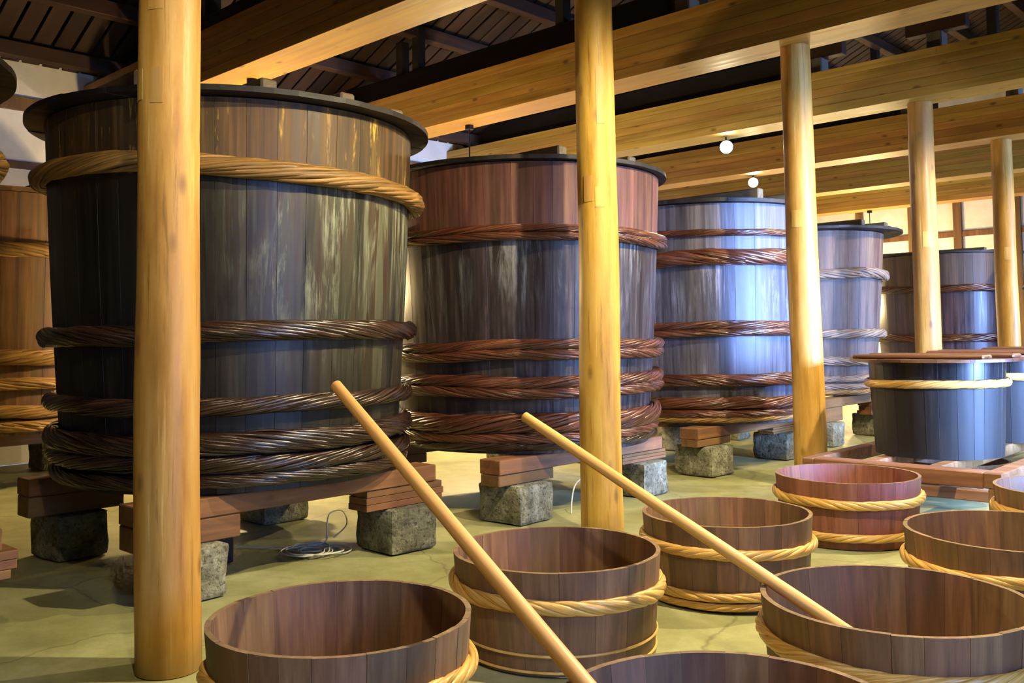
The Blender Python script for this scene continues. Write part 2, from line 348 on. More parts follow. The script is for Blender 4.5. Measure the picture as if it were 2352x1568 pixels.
def rope_hoop(parent, R, z, rr, rv, mat, n=14, lay=4.4, braid=False, seg=220, sides=6, seed=0, tilt=0.0, name='rope_hoop', wob=0.16, flat=0.5):
    """hoop of twisted bamboo strips: n strips laid round a core; braid = two opposite-handed ropes, one above the other"""
    rnd = random.Random(seed*7+1); ta = rnd.uniform(0, 6) if tilt < 0.05 else math.radians(-136); Rc = R+rr*0.8
    V = []; F = []; UV = []; TONE = []
    ropes = [(z, rr, rv, 1 if seed % 2 else -1, n)] if not braid else [(z+rv*0.44, rr*0.96, rv*0.58, 1, max(5, n-3)), (z-rv*0.44, rr*0.96, rv*0.58, -1, max(5, n-3))]
    def zoff(th): return 0.3*rv*noise.noise(Vector((math.cos(th)*1.8+seed*3.1, math.sin(th)*1.8, seed*1.7)))+tilt*math.cos(th-ta)
    for ri, (zc, a, b, sg, ns) in enumerate(ropes):
        T = max(1, round(R/(lay*(a+b)/2)))
        for si in range(-1, ns):
            base = len(V); tone = rnd.random(); o1 = rnd.uniform(0, 40); wk = sides if si >= 0 else 8
            for i in range(seg):
                th = 2*PI*i/seg; zz = zc+zoff(th)
                if si < 0: cx, cz, wt, wn, ph = 0, 0, 0.70, 0.70, 0
                else:
                    ph = 2*PI*si/ns+sg*T*th+0.25*noise.noise(Vector((o1, math.cos(th)*3, math.sin(th)*3)))
                    lift = 0.80+wob*noise.noise(Vector((o1+7, math.cos(th)*6, math.sin(th)*6)))
                    cx, cz = lift*math.cos(ph), lift*math.sin(ph)
                    wt = 1.18*math.sin(PI/ns); wn = wt*flat
                for k in range(wk):
                    q = 2*PI*k/wk; n_, t_ = wn*math.cos(q), wt*math.sin(q)
                    dx = cx+n_*math.cos(ph)-t_*math.sin(ph); dz = cz+n_*math.sin(ph)+t_*math.cos(ph)
                    rad = Rc+a*dx; V.append((rad*math.cos(th), rad*math.sin(th), zz+b*dz))
            for i in range(seg):
                for k in range(wk):
                    i2 = (i+1) % seg; k2 = (k+1) % wk
                    F.append((base+i*wk+k, base+i2*wk+k, base+i2*wk+k2, base+i*wk+k2))
                    u0, u1 = o1+R*2*PI*i/seg, o1+R*2*PI*(i+1)/seg; v0, v1 = si*3+k/wk*4, si*3+(k+1)/wk*4
                    UV += [u0, v0, u1, v0, u1, v1, u0, v1]
            TONE += [tone if si >= 0 else 0.0]*(seg*wk)
    me = bpy.data.meshes.new(name); me.from_pydata(V, [], F); me.materials.append(M[mat])
    me.uv_layers.new(name='strip').data.foreach_set('uv', UV)
    me.attributes.new('tone', 'FLOAT', 'POINT').data.foreach_set('value', TONE)
    me.polygons.foreach_set('use_smooth', [True]*len(me.polygons)); me.update()
    o = bpy.data.objects.new(name, me); col.objects.link(o); o.parent = parent; return o
def disc(name, R, z0, z1, mat, parent, n=72):
    V = [(R*math.cos(2*PI*i/n), R*math.sin(2*PI*i/n), z) for z in (z0, z1) for i in range(n)]
    F = [tuple(reversed(range(n))), tuple(range(n, 2*n))]+[(i, (i+1) % n, n+(i+1) % n, n+i) for i in range(n)]
    return mesh_obj(name, V, F, mat, parent)
def plank_disc(parent, R, z0, z1, count, axis, mat, name='lid_plank', gap=0.002, seed=0):
    """a round lid sawn from planks: each plank is its own part, clipped to the circle"""
    rnd = random.Random(seed); ws = [rnd.uniform(0.8, 1.2) for _ in range(count)]; t = sum(ws); p = -R
    for wgt in ws:
        a, b = p+gap/2, p+wgt/t*2*R-gap/2; p += wgt/t*2*R
        st = [a+(b-a)*i/8 for i in range(9)]
        up = [(s, math.sqrt(max(0, R*R-s*s))) for s in st]
        out = up+[(s, -c) for s, c in reversed(up)]
        pts = [(s, c) if axis == 'y' else (c, s) for s, c in out]
        q = []
        for x in pts:
            if not q or (abs(q[-1][0]-x[0])+abs(q[-1][1]-x[1])) > 1e-5: q.append(x)
        if abs(q[0][0]-q[-1][0])+abs(q[0][1]-q[-1][1]) < 1e-5: q.pop()
        n = len(q); dz = rnd.uniform(-0.003, 0.003)
        V = [(x, y, z0+dz) for x, y in q]+[(x, y, z1+dz) for x, y in q]
        top = tuple(range(n, 2*n)); bot = tuple(reversed(range(n)))
        F = [bot, top]+[(i, (i+1) % n, n+(i+1) % n, n+i) for i in range(n)]
        o = mesh_obj(name, V, F, mat, parent)
        bm = bmesh.new(); bm.from_mesh(o.data); bmesh.ops.recalc_face_normals(bm, faces=bm.faces); bm.to_mesh(o.data); bm.free()

def make_vat(cx, cy, label, smat, rtop, rbot, z0, z1, hoops, n=38, seed=0, seg=260):
    root = empty('brewing_vat', (cx, cy, 0)); tag(root, label, 'vat', 'great staved brewing vats')
    prof = []
    for i in range(8):
        t = i/7; z = z0+(z1-z0)*t; prof.append((z, rbot+(rtop-rbot)*t+0.012*math.sin(PI*t)))
    staves(root, n, prof, 0.07, smat, seed=seed, jr=0.0006)
    disc('vat_bottom', rbot-0.06, z0+0.06, z0+0.13, smat, root)
    for k, (z, rr, rv, mat, br, *tl) in enumerate(hoops):
        t = (z-z0)/(z1-z0); R = rbot+(rtop-rbot)*t+0.012*math.sin(PI*max(0, min(1, t)))
        rope_hoop(root, R, z, rr, rv, mat, n=14 if seg > 230 else 10, braid=br, seg=seg, seed=seed*11+k, tilt=tl[0] if tl else 0.008, sides=6 if seg > 230 else 5)
    return root
def make_lid(cx, cy, label, R, z0, z1, mat, battens, baxis, bmat, count=8, bh=0.1, bw=0.11, seed=0, reach=0.93):
    """battens: list of offsets across the lid"""
    root = empty('vat_lid', (cx, cy, 0)); tag(root, label, 'lid', 'round plank lids')
    plank_disc(root, R, z0, z1, count, 'y' if baxis == 'x' else 'x', mat, seed=seed)
    for o in battens:
        h = math.sqrt(max(0.02, R*R-o*o))*reach
        if baxis == 'x': b = box('batten', (-h, o-bw/2, z1), (h, o+bw/2, z1+bh), bmat, root, 0.012)
        else: b = box('batten', (o-bw/2, -h, z1), (o+bw/2, h, z1+bh), bmat, root, 0.012)
    return root

# ------------------------------------------------------------------ the setting
X0, X1, Y0, Y1 = -8.0, 7.0, -9.0, 20.5
def grid_floor():
    nx, ny = 60, 100; V = []; F = []
    for j in range(ny+1):
        for i in range(nx+1):
            x = X0+(X1-X0)*i/nx; y = Y0+(Y1-Y0)*j/ny
            V.append((x, y, 0.004*noise.noise(Vector((x*0.6, y*0.6, 3)))-0.004))
    for j in range(ny):
        for i in range(nx):
            a = j*(nx+1)+i; F.append((a, a+1, a+nx+2, a+nx+1))
    return structure(mesh_obj('floor', V, F, 'floor', None, True))
floor = grid_floor()
# walls: plaster sheet with timber posts and rails standing proud of it
def wall_y(name, y, x0, x1, z1, sgn):
    w_ = structure(box(name, (x0, y, 0), (x1, y+0.12*sgn, z1) if sgn > 0 else (x1, y, z1), 'plaster', None, 0))
    return w_
wall_back = structure(box('wall_back', (X0-0.12, Y1, 0), (X1+0.12, Y1+0.12, 8.2), 'plaster', None, 0))
def child_box(parent, name, lo, hi, mat, bev=0.006):
    o = box(name, lo, hi, mat, None, bev); o.parent = parent; o.matrix_parent_inverse = Matrix.Translation(parent.location).inverted(); return o
for x in (-7.9, -6.72, -5.46, -4.2, -3.18, -1.95, -0.8, 0.4, 1.6, 2.8, 4.0, 5.2, 6.4):
    child_box(wall_back, 'wall_post', (x-0.09, Y1-0.07, 0), (x+0.09, Y1+0.02, 5.0), 'wall_timber')
for z in (3.56, 4.42, 1.2):
    child_box(wall_back, 'wall_rail', (X0, Y1-0.05, z), (X1, Y1+0.02, z+0.13), 'wall_timber')
wall_left = structure(box('wall_left', (X0-0.12, Y0, 0), (X0, Y1, 4.9), 'plaster', None, 0))
for z, h in ((3.55, 0.09), (4.26, 0.17), (1.2, 0.12)):
    child_box(wall_left, 'wall_rail', (X0-0.02, Y0, z), (X0+0.05, Y1, z+h), 'wall_timber')
for y in (-3.2, -0.1, 3.05, 6.2, 9.3, 12.4, 15.6, 18.7):
    child_box(wall_left, 'wall_post', (X0-0.02, y-0.1, 0), (X0+0.07, y+0.1, 4.85), 'wall_timber')
wall_front = structure(box('wall_front', (X0-0.12, Y0-0.12, 0), (X1+0.12, Y0, 8.2), 'old_beam', None, 0))
# right wall with two tall windows
wins = ((-0.7, 1.5), (5.0, 7.2), (12.5, 14.7)); WZ = (0.6, 2.9)
segs = [Y0]+[v for a in wins for v in a]+[Y1]
bmw = bmesh.new()
def addbox(bm, lo, hi):
    b = box_bm(lo, hi, 0); me = bpy.data.meshes.new('tmp'); b.to_mesh(me); b.free(); bm.from_mesh(me); bpy.data.meshes.remove(me)
for i in range(0, len(segs), 2): addbox(bmw, (X1, segs[i], 0), (X1+0.12, segs[i+1], 4.9))
for a, b in wins:
    addbox(bmw, (X1, a, 0), (X1+0.12, b, WZ[0])); addbox(bmw, (X1, a, WZ[1]), (X1+0.12, b, 4.9))
wall_right = structure(bm_obj('wall_right', bmw, 'old_beam'))
for i, (a, b) in enumerate(wins):
    wn = structure(box('window_%d' % (i+1), (X1+0.05, a, WZ[0]), (X1+0.07, b, WZ[1]), 'pane', None, 0))
    for y in (a, (a+b)/2-0.03, b-0.06): child_box(wn, 'window_frame', (X1-0.01, y, WZ[0]), (X1+0.1, y+0.06, WZ[1]), 'wall_timber')
    for z in (WZ[0], (WZ[0]+WZ[1])/2, WZ[1]-0.06): child_box(wn, 'window_rail', (X1-0.01, a, z), (X1+0.1, b, z+0.06), 'wall_timber')

# roof: two slopes of boards on purlins, ridge along y
RX, RZ, EZ = 0.0, 8.4, 4.85
SL = (RZ-EZ)/(RX-X0)
roof = structure(mesh_obj('ceiling', [(X0-0.2, Y0-0.2, EZ+0.1), (RX, Y0-0.2, RZ+0.2), (RX, Y1+0.2, RZ+0.2), (X0-0.2, Y1+0.2, EZ+0.1), (X1+1.2, Y0-0.2, RZ-SL*(X1+1.2)+0.2), (X1+1.2, Y1+0.2, RZ-SL*(X1+1.2)+0.2)],
    [(0, 1, 2, 3), (1, 4, 5, 2)], 'old_beam'))
ang = math.atan(SL); L = math.hypot(RX-X0, RZ-EZ)+0.1
bme = None
y = Y0+0.1; k = 0
while y < Y1:
    o = box('roof_board', (-L/2, -0.1, -0.012), (L/2, 0.1, 0.012), 'roof_board', None, 0.004) if bme is None else None
    if o is None:
        o = bpy.data.objects.new('roof_board', bme); col.objects.link(o)
    else: bme = o.data
    o.location = ((X0+RX)/2, y, (EZ+RZ)/2+0.02+random.uniform(-0.006, 0.006)); o.rotation_euler = (0, -ang, 0); o.parent = roof
    y += 0.235
for i in range(9):
    x = X0+0.35+i*0.93; z = EZ+SL*(x-X0)
    p = child_box(roof, 'purlin', (x-0.08, Y0, z-0.2), (x+0.08, Y1, z-0.02), 'purlin', 0.01)
for i in range(6):
    x = RX+0.6+i*1.15; z = RZ-SL*(x-RX)
    child_box(roof, 'purlin', (x-0.08, Y0, z-0.1), (x+0.08, Y1, z+0.1), 'purlin', 0.01)
# blackened tie beams of the old roof, their struts and rafters
for j in range(0, 7):
    y = j*SPACING+0.22
    child_box(roof, 'tie_beam', (X0, y-0.12, 4.74), (-1.5, y+0.16, 5.16), 'old_beam', 0.03)
    for x in (-1.35, 0.15, 1.9):
        child_box(roof, 'hanger_block', (x-0.09, y-0.12, 4.70), (x+0.09, y+0.1, 5.02), 'grey_wood', 0.012)
        child_box(roof, 'bolster', (x-0.35, y-0.08, 5.02), (x+0.35, y+0.08, 5.2), 'purlin', 0.01)
    for x in (-6.1, -5.75, -3.1, -0.1, 2.9):
        z = EZ+SL*(x-X0) if x < RX else RZ-SL*x
        child_box(roof, 'strut', (x-0.07, y-0.07, 5.12), (x+0.07, y+0.07, z-0.05), 'old_beam', 0.01)
# knee blocks carrying the purlins, lit from below
# ------------------------------------------------------------------ glulam beams
beam_words = ['first honey-coloured laminated beam, above and behind the camera', 'honey-coloured laminated beam over the big dark vat, highest at upper left',
    'honey-coloured laminated beam resting on the third log post', 'honey-coloured laminated beam resting on the fourth log post',
    'honey-coloured laminated beam resting on the fifth log post', 'fifth laminated beam from the front, thin and far back',
    'farthest honey-coloured laminated beam, just above the white back wall']
for j in range(0, 7):
    root = empty('ceiling_beam', (0, j*SPACING, BEAM_Z)); tag(root, beam_words[j], 'beam', 'laminated ceiling beams')
    nl = 5; h = 0.55/nl
    for i in range(nl):
        o = box('lamination', (X0+0.02-random.uniform(0, 0.001), -0.346+random.uniform(0, 0.002), i*h+0.0014), (X1-0.02, 0.125, (i+1)*h-0.0014), 'glulam', None, 0.002)
        o.parent = root

# ------------------------------------------------------------------ log posts
def log_post(x, y, r0, r1, label, seed, lean=(0, 0), inlays=()):
    root = empty('log_post', (x, y, 0)); tag(root, label, 'post', 'peeled log posts')
    n, nz = 28, 46; V = []; F = []
    def rad(z, a):
        t = z/BEAM_Z; r = r0+(r1-r0)*t
        return r*(1+0.045*noise.noise(Vector((math.cos(a)*1.2+seed*7, math.sin(a)*1.2, z*0.9)))+0.012*noise.noise(Vector((math.cos(a)*4+seed, math.sin(a)*4, z*4))))
    def cen(z):
        return (lean[0]*z/BEAM_Z+0.012*noise.noise(Vector((seed*3.3, 0, z*0.7))), lean[1]*z/BEAM_Z+0.012*noise.noise(Vector((seed*5.3, 4, z*0.7))))
    for i in range(nz+1):
        z = BEAM_Z*i/nz; c = cen(z)
        for k in range(n):
            a = 2*PI*k/n; r = rad(z, a); V.append((c[0]+r*math.cos(a), c[1]+r*math.sin(a), z))
    for i in range(nz):
        for k in range(n): F.append((i*n+k, i*n+(k+1) % n, (i+1)*n+(k+1) % n, (i+1)*n+k))
    F.append(tuple(reversed(range(n)))); F.append(tuple(nz*n+k for k in range(n)))
    mesh_obj('log', V, F, 'log', root, True, 60)
    for (a0, a1, z0, z1) in inlays:      # repair pieces let into the log
        V = []; F = []; m = 6
        for z in (z0, z1):
            for kk in range(m+1):
                a = math.radians(a0+(a1-a0)*kk/m); c = cen(z)
                for e in (-0.02, 0.0025):
                    r = rad(z, a)+e; V.append((c[0]+r*math.cos(a), c[1]+r*math.sin(a), z))
        w2 = 2*(m+1)
        for kk in range(m):
            i = kk*2
            F += [(i+1, i+3, w2+i+3, w2+i+1), (w2+i, w2+i+1, w2+i+3, w2+i+2), (i, i+2, i+3, i+1)]
        F += [(0, 1, w2+1, w2), (2*m, w2+2*m, w2+2*m+1, 2*m+1)]
        mesh_obj('inlay_patch', V, F, 'log_patch', root, True, 30)
# the camera sees the logs from azimuth -46 degrees
log_post(0, 0, 0.142, 0.13, 'nearest peeled log post, standing in front of the big dark vat', 1, (0, 0), ((-110, -82, 2.52, 2.66), (-62, -38, 2.50, 2.66), (-70, -40, 2.92, 3.1)))
log_post(0, SPACING, 0.148, 0.132, 'second log post from the left, in front of the red-brown vat', 2, (0, 0), ((-92, -66, 2.36, 2.54), (-58, -30, 2.32, 2.46), (-48, -22, 2.9, 3.3)))
log_post(0, 2*SPACING, 0.15, 0.135, 'third log post, pink-lit on its right side, beside the blue-lit vat', 3, (-0.02, -0.02), ((-100, -62, 2.42, 2.58),))
log_post(0, 3*SPACING, 0.15, 0.14, 'fourth log post, rising behind the lidded tub', 4, (0, 0), ((-80, -40, 2.42, 2.6),))
log_post(0, 4*SPACING, 0.15, 0.14, 'fifth and farthest log post, near the right edge', 5, (0, 0), ((-80, -40, 2.42, 2.6),))

# ------------------------------------------------------------------ vats in the front row
RD, RT, RR, RG = 'rope_dark', 'rope_tan', 'rope_red', 'rope_grey'
VX = -1.85
h1 = [(2.45, 0.062, 0.067, RT, False, 0.06), (1.49, 0.055, 0.066, RD, False), (1.075, 0.05, 0.056, RD, False), (0.86, 0.058, 0.07, RD, False), (0.735, 0.052, 0.056, RD, False), (0.63, 0.045, 0.048, RD, False)]
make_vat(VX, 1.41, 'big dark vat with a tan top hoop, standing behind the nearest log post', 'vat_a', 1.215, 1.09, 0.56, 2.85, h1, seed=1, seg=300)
make_lid(VX, 1.41, 'dark overhanging lid on the big dark vat', 1.34, 2.857, 2.89, 'lid', (-1.02, -0.42, 0.11, 0.61), 'x', 'batten', seed=1, reach=0.86)
h2 = [(2.265, 0.055, 0.064, RR, True), (1.325, 0.058, 0.082, RR, True), (1.045, 0.062, 0.09, RR, True), (0.755, 0.06, 0.085, RR, False), (0.635, 0.05, 0.05, RR, False), (0.572, 0.045, 0.042, RD, False)]
make_vat(-1.8, 4.3, 'red-brown vat with plaited hoops between the two middle log posts', 'vat_b', 1.25, 1.11, 0.51, 2.83, h2, seed=2, seg=280)
make_lid(-1.8, 4.3, 'dark lid with battens on the red-brown vat', 1.32, 2.837, 2.87, 'lid', (-0.6, 0.19, 0.71), 'x', 'batten', seed=2, reach=0.86)
h3 = [(2.49, 0.035, 0.04, RR, False), (2.22, 0.062, 0.09, RR, False), (1.475, 0.06, 0.08, RR, True), (0.957, 0.06, 0.072, RR, False), (0.73, 0.055, 0.066, RR, False), (0.615, 0.048, 0.05, RR, False), (0.556, 0.04, 0.038, RT, False)]
make_vat(-1.8, 7.35, 'blue-lit vat with several red hoops, left of the third log post', 'vat_c', 1.2, 1.12, 0.5, 2.79, h3, seed=3, seg=240)
make_lid(-1.8, 7.35, 'dark lid with two upright battens on the blue-lit vat', 1.27, 2.797, 2.835, 'lid', (-0.5, 0.1, 0.7), 'x', 'batten', seed=3, reach=0.9, bh=0.12)
h4 = [(2.19, 0.055, 0.072, RG, False), (1.4, 0.055, 0.062, RG, False), (1.05, 0.05, 0.06, RG, False), (0.815, 0.045, 0.045, RG, False), (0.725, 0.04, 0.045, RG, False), (0.655, 0.04, 0.038, RT, False)]
make_vat(-2.0, 10.4, 'grey-brown vat with pale grey hoops, right of the third log post', 'vat_d', 1.03, 0.86, 0.6, 2.76, h4, n=34, seed=4, seg=200)
make_lid(-2.0, 10.4, 'wide overhanging lid on the grey-brown vat', 1.28, 2.767, 2.8, 'lid', (-0.45, 0.15, 0.62), 'x', 'batten', seed=4, reach=0.86)
h5 = [(2.12, 0.05, 0.06, RR, False), (1.31, 0.055, 0.068, RR, False), (0.95, 0.05, 0.06, RR, False), (0.7, 0.05, 0.055, RR, False), (0.615, 0.045, 0.048, RR, False)]
make_vat(-1.73, 15.05, 'far plum-coloured vat behind the fourth log post', 'vat_e', 1.1, 1.02, 0.54, 2.7, h5, n=34, seed=5, seg=180)
make_lid(-1.73, 15.05, 'thin lid on the far plum-coloured vat', 1.13, 2.707, 2.74, 'lid', (-0.5, 0.1, 0.6), 'x', 'batten', seed=5, bh=0.06, reach=0.86)
make_vat(0.62, 15.5, 'far vat cut off by the right edge, beyond the fifth log post', 'vat_e', 1.1, 1.02, 0.54, 2.7, h5, n=34, seed=6, seg=180)
make_lid(0.62, 15.5, 'lid on the far vat at the right edge', 1.13, 2.707, 2.74, 'lid', (-0.5, 0.1, 0.6), 'x', 'batten', seed=6, bh=0.06, reach=0.86)
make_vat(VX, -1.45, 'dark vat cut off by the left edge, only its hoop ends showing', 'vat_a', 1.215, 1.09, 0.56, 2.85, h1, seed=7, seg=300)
make_lid(VX, -1.45, 'dark lid edge at the left edge of the photograph', 1.34, 2.857, 2.89, 'lid', (-0.6, 0.0, 0.6), 'x', 'batten', seed=7, reach=0.86)
h6 = [(2.34, 0.055, 0.075, RT, False), (1.3, 0.055, 0.078, RT, False), (1.05, 0.05, 0.06, RT, False), (0.795, 0.052, 0.062, RT, False), (0.65, 0.05, 0.056, RT, False)]
make_vat(-6.62, 1.41, 'orange-lit vat behind the big dark vat, against the white left wall', 'vat_f', 1.16, 1.06, 0.56, 2.89, h6, seed=8, seg=200)
make_lid(-6.62, 1.41, 'flat orange lid on the vat against the left wall', 1.18, 2.897, 2.942, 'timber', (-0.6, 0.0, 0.6), 'x', 'timber', seed=8, bh=0.06)

# ------------------------------------------------------------------ stones and timbers under the vats
def stone(x, y, sx, sy, sz, label, seed, rz=0.0):
    bm = bmesh.new(); bmesh.ops.create_cube(bm, size=1)
    bmesh.ops.bevel(bm, geom=list(bm.edges), offset=0.09, segments=2, profile=0.6, affect='EDGES')
    bmesh.ops.subdivide_edges(bm, edges=list(bm.edges), cuts=3, use_grid_fill=True)
    bmesh.ops.triangulate(bm, faces=[f for f in bm.faces if len(f.verts) > 4])
    for v in bm.verts:
        c = v.co.copy(); p = Vector((c.x*sx, c.y*sy, (c.z+0.5)*sz))
        n1 = noise.noise(Vector((p.x*4+seed*9, p.y*4, p.z*4))); n2 = noise.noise(Vector((p.x*13+seed, p.y*13, p.z*13)))
        d = Vector((c.x, c.y, c.z*0.6)); d = d.normalized() if d.length > 0 else d
        keep = 0.0 if (c.z > 0.46 or c.z < -0.46) else 1.0
        q = p+d*(0.028*n1+0.012*n2)*(1 if keep else 0.4)
        if c.z < -0.46: q.z = max(-0.004, q.z)
        if c.z > 0.46: q.z = min(sz-0.001, p.z+0.004*n2)
        v.co = q
    o = bm_obj('foundation_stone', bm, 'stone', None, True, 40); o.location = (x, y, 0); o.rotation_euler.z = rz
    return tag(o, label, 'stone', 'rough foundation stones')
def beam_y(x, y0, y1, z0, z1, wd, label, name='support_timber'):
    o = box(name, (x-wd/2, y0, z0), (x+wd/2, y1, z1), 'timber', None, 0.006)
    return tag(o, label, 'timber', 'reddish timbers under the vats')
VATS = [(-1.45, 'the vat at the left edge', (-2.6, -1.04), 0.56), (1.36, 'the big dark vat', (-2.6, -1.04), 0.56), (4.17, 'the red-brown vat', (-2.6, -1.06), 0.51),
        (7.15, 'the blue-lit vat', (-2.6, -1.2), 0.5), (10.15, 'the grey-brown vat', (-2.65, -1.32), 0.6), (14.9, 'the far plum-coloured vat', (-2.4, -1.1), 0.54), (15.4, 'the far right-edge vat', (0.0, 1.2), 0.54)]
sd = 20
for k, (yc, who, xs, zt) in enumerate(VATS):
    for xi, x in enumerate(xs):
        side = 'aisle side' if xi else 'rear side'
        y0, y1 = yc-1.08, yc+1.07
        beam_y(x, y0, y1, zt-0.12, zt-0.008, 0.22, 'long reddish timber carrying %s on its %s' % (who, side))
        for yi, yy in enumerate((yc-0.78, yc+0.8)):
            end = 'nearer' if yi == 0 else 'farther'
            near = yi == 0
            ly = (0.34 if near else 0.37)
            st = 0.30
            if zt-0.12-st > 0.02:
                if yi == 0:
                    beam_y(x, yy-0.30, yy+0.33, st+0.002, zt-0.122, 0.2, 'thick packing block at the %s end under %s, %s' % (end, who, side), 'packing_block')
                else:
                    r = empty('packing_boards', (x, yy, st+0.002)); tag(r, 'thin packing boards at the %s end under %s, %s' % (end, who, side), 'boards', 'packing pieces on the stones')
                    hh = zt-0.124-st; nb = 3
                    for b in range(nb):
                        o = box('board', (-0.1+random.uniform(-0.01, 0.01), -0.33+random.uniform(-.02, .02), b*hh/nb), (0.1, 0.33+random.uniform(-.02, .02), (b+1)*hh/nb-0.002), 'timber', r, 0.003)
            sd += 1
            stone(x-0.03, yy+0.02, 0.44+random.uniform(-.03, .04), 0.38+random.uniform(-.03, .05), st, 'rough stone block under %s, %s end on the %s' % (who, end, side), sd, random.uniform(-0.06, 0.06))
# the orange vat's stand
for xi, x in enumerate((-7.3, -5.95)):
    beam_y(x, 0.3, 2.5, 0.44, 0.557, 0.22, 'timber under the orange-lit vat, %s' % ('wall side' if xi == 0 else 'aisle side'))
    for yi, yy in enumerate((0.6, 2.2)):
        sd += 1; stone(x, yy, 0.42, 0.4, 0.437, 'shaded stone under the orange-lit vat, %s %s' % ('wall side' if xi == 0 else 'aisle side', 'nearer' if yi == 0 else 'farther'), sd)
o = box('prop_block', (-1.72, 1.05, 0.0), (-1.56, 1.22, 0.50), 'old_beam', None, 0.006); tag(o, 'short blackened square prop under the big dark vat', 'prop')

# ------------------------------------------------------------------ open buckets
def make_bucket(x, y, R, label, hoops, seed, mat='bucket', h=0.44, taper=0.93, n=22):
    root = empty('wooden_bucket', (x, y, 0)); tag(root, label, 'bucket', 'open staved buckets')
    prof = [(0.004+h*i/4, R*(taper+(1-taper)*i/4)) for i in range(5)]
    staves(root, n, prof, 0.021, mat, seed=seed, jr=0.0012, jt=0.0012, gap=0.0003, cham=0.0012, rim='end_grain')
    disc('bucket_bottom', R*taper-0.024, 0.03, 0.055, mat, root)
    for k, (z, rr, rv, m_, mm) in enumerate(hoops):
        Rz = R*(taper+(1-taper)*z/h)
        if mm: rope_hoop(root, Rz, z, rr, rv, m_, n=mm, lay=4.2, seg=180, sides=8, seed=seed*5+k, tilt=0.01, flat=0.75)
        else: tube('thin_band', [((Rz+rr*0.6)*math.cos(t*PI/48), (Rz+rr*0.6)*math.sin(t*PI/48), z) for t in range(97)], rr, 'pole', root, 6)
    return root
BM = 'bamboo'
twoh = [(0.30, 0.016, 0.022, BM, 5), (0.075, 0.016, 0.019, BM, 5)]
make_bucket(1.168, 0.09, 0.476, 'open brown bucket right of the nearest log post', [(0.27, 0.017, 0.023, BM, 4), (0.07, 0.016, 0.019, BM, 4)], 31)
make_bucket(1.079, 1.397, 0.488, 'open bucket with a thick twisted hoop, behind the long leaning pole', [(0.30, 0.016, 0.024, BM, 4), (0.09, 0.006, 0.007, BM, 0), (0.02, 0.006, 0.007, BM, 0)], 32)
make_bucket(1.217, 2.70, 0.468, 'open bucket with a bamboo hoop, in the middle of the left row', [(0.30, 0.016, 0.022, BM, 5), (0.08, 0.016, 0.019, BM, 5), (0.03, 0.015, 0.016, BM, 5)], 33)
make_bucket(1.141, 4.464, 0.487, 'reddish bucket with two pale rope hoops, in front of the bench', [(0.31, 0.017, 0.024, BM, 5), (0.09, 0.016, 0.022, BM, 5)], 34, 'bucket_red')
make_bucket(2.587, 1.605, 0.49, 'large open bucket holding the shorter leaning pole', twoh, 35)
make_bucket(2.587, 3.171, 0.525, 'greyish open bucket at the right edge, behind the bucket with the pole', twoh, 36)
make_bucket(2.685, 0.245, 0.482, 'nearest open bucket, cut off by the bottom edge', twoh, 37)
make_bucket(2.51, 4.79, 0.487, 'bucket peeking in at the right edge beside the bench leg', twoh, 38)

def pole(name, B, E_, r, label):
    B, E_ = Vector(B), Vector(E_); d = B-E_; Lh = d.length
    pts = []; rads = []
    for i in range(25):
        t = i/24; p = Vector((0, 0, t*Lh)); p.x += 0.006*noise.noise(Vector((t*3, label.__len__(), 0))); p.y += 0.006*noise.noise(Vector((t*3, 9, label.__len__())))
        pts.append(p); rads.append(r*(1.06-0.14*t)*(1+0.03*noise.noise(Vector((t*14, 2, 5)))))
    pts.append(Vector((pts[-1].x, pts[-1].y, Lh+0.004))); rads.append(rads[-1]*0.8)
    o = tube(name, pts, rads, 'pole', None, 14)
    o.location = E_; o.rotation_euler = d.to_track_quat('Z', 'Y').to_euler()
    return tag(o, label, 'pole', 'pale stirring poles')
pole('stirring_pole', (0.70, 0.41, 1.245), (3.01, -0.01, 0.095), 0.0275, 'longer pale wooden pole leaning out of the nearest bucket')
pole('stirring_pole', (0.92, 1.36, 1.055), (2.98, 1.475, 0.085), 0.0265, 'shorter pale wooden pole leaning out of the large right-hand bucket')

# ------------------------------------------------------------------ lidded tubs on the bench
def make_tub(x, y, label, seed, z0=0.402, z1=1.18, R=0.54):
    root = empty('lidded_tub', (x, y, 0)); tag(root, label, 'tub', 'black lidded tubs on the bench')
    prof = [(z0+(z1-z0)*i/5, R*(0.93+0.07*i/5)) for i in range(6)]
    staves(root, 26, prof, 0.03, 'tub', seed=seed, jr=0.001)
    disc('tub_bottom', R*0.93-0.03, z0+0.03, z0+0.06, 'tub', root)
    rope_hoop(root, R*0.985, 1.003, 0.024, 0.03, BM, n=5, lay=4, seg=180, seed=seed, tilt=0.006)
    return root
TUBS = [(1.13, 6.32, 'nearest black tub on the bench, with a single pale hoop', 'brown plank lid on the nearest black tub'),
        (1.21, 7.84, 'second black tub on the bench, behind the nearest one', 'brown plank lid on the second tub, partly behind the nearest lid'),
        (1.25, 9.36, 'third black tub on the bench, at the right edge', 'highest brown plank lid at the right edge')]
for k, (x, y, la, lb) in enumerate(TUBS):
    make_tub(x, y, la, 41+k)
    make_lid(x, y, lb, 0.69, 1.184, 1.208, 'lid_tub', (-0.36, 0.16), 'x', 'lid_tub', count=6, bh=0.035, bw=0.22, seed=51+k, reach=0.9)
bench = empty('low_bench', (1.14, 7.8, 0)); tag(bench, 'low wooden bench frame carrying the black tubs', 'bench')
def bpart(name, lo, hi, bev=0.008):
    o = box(name, lo, hi, 'bench', None, bev); o.parent = bench; o.matrix_parent_inverse = Matrix.Translation(bench.location).inverted(); return o
bx0, bx1, by0, by1 = 0.46, 1.90, 5.36, 10.2
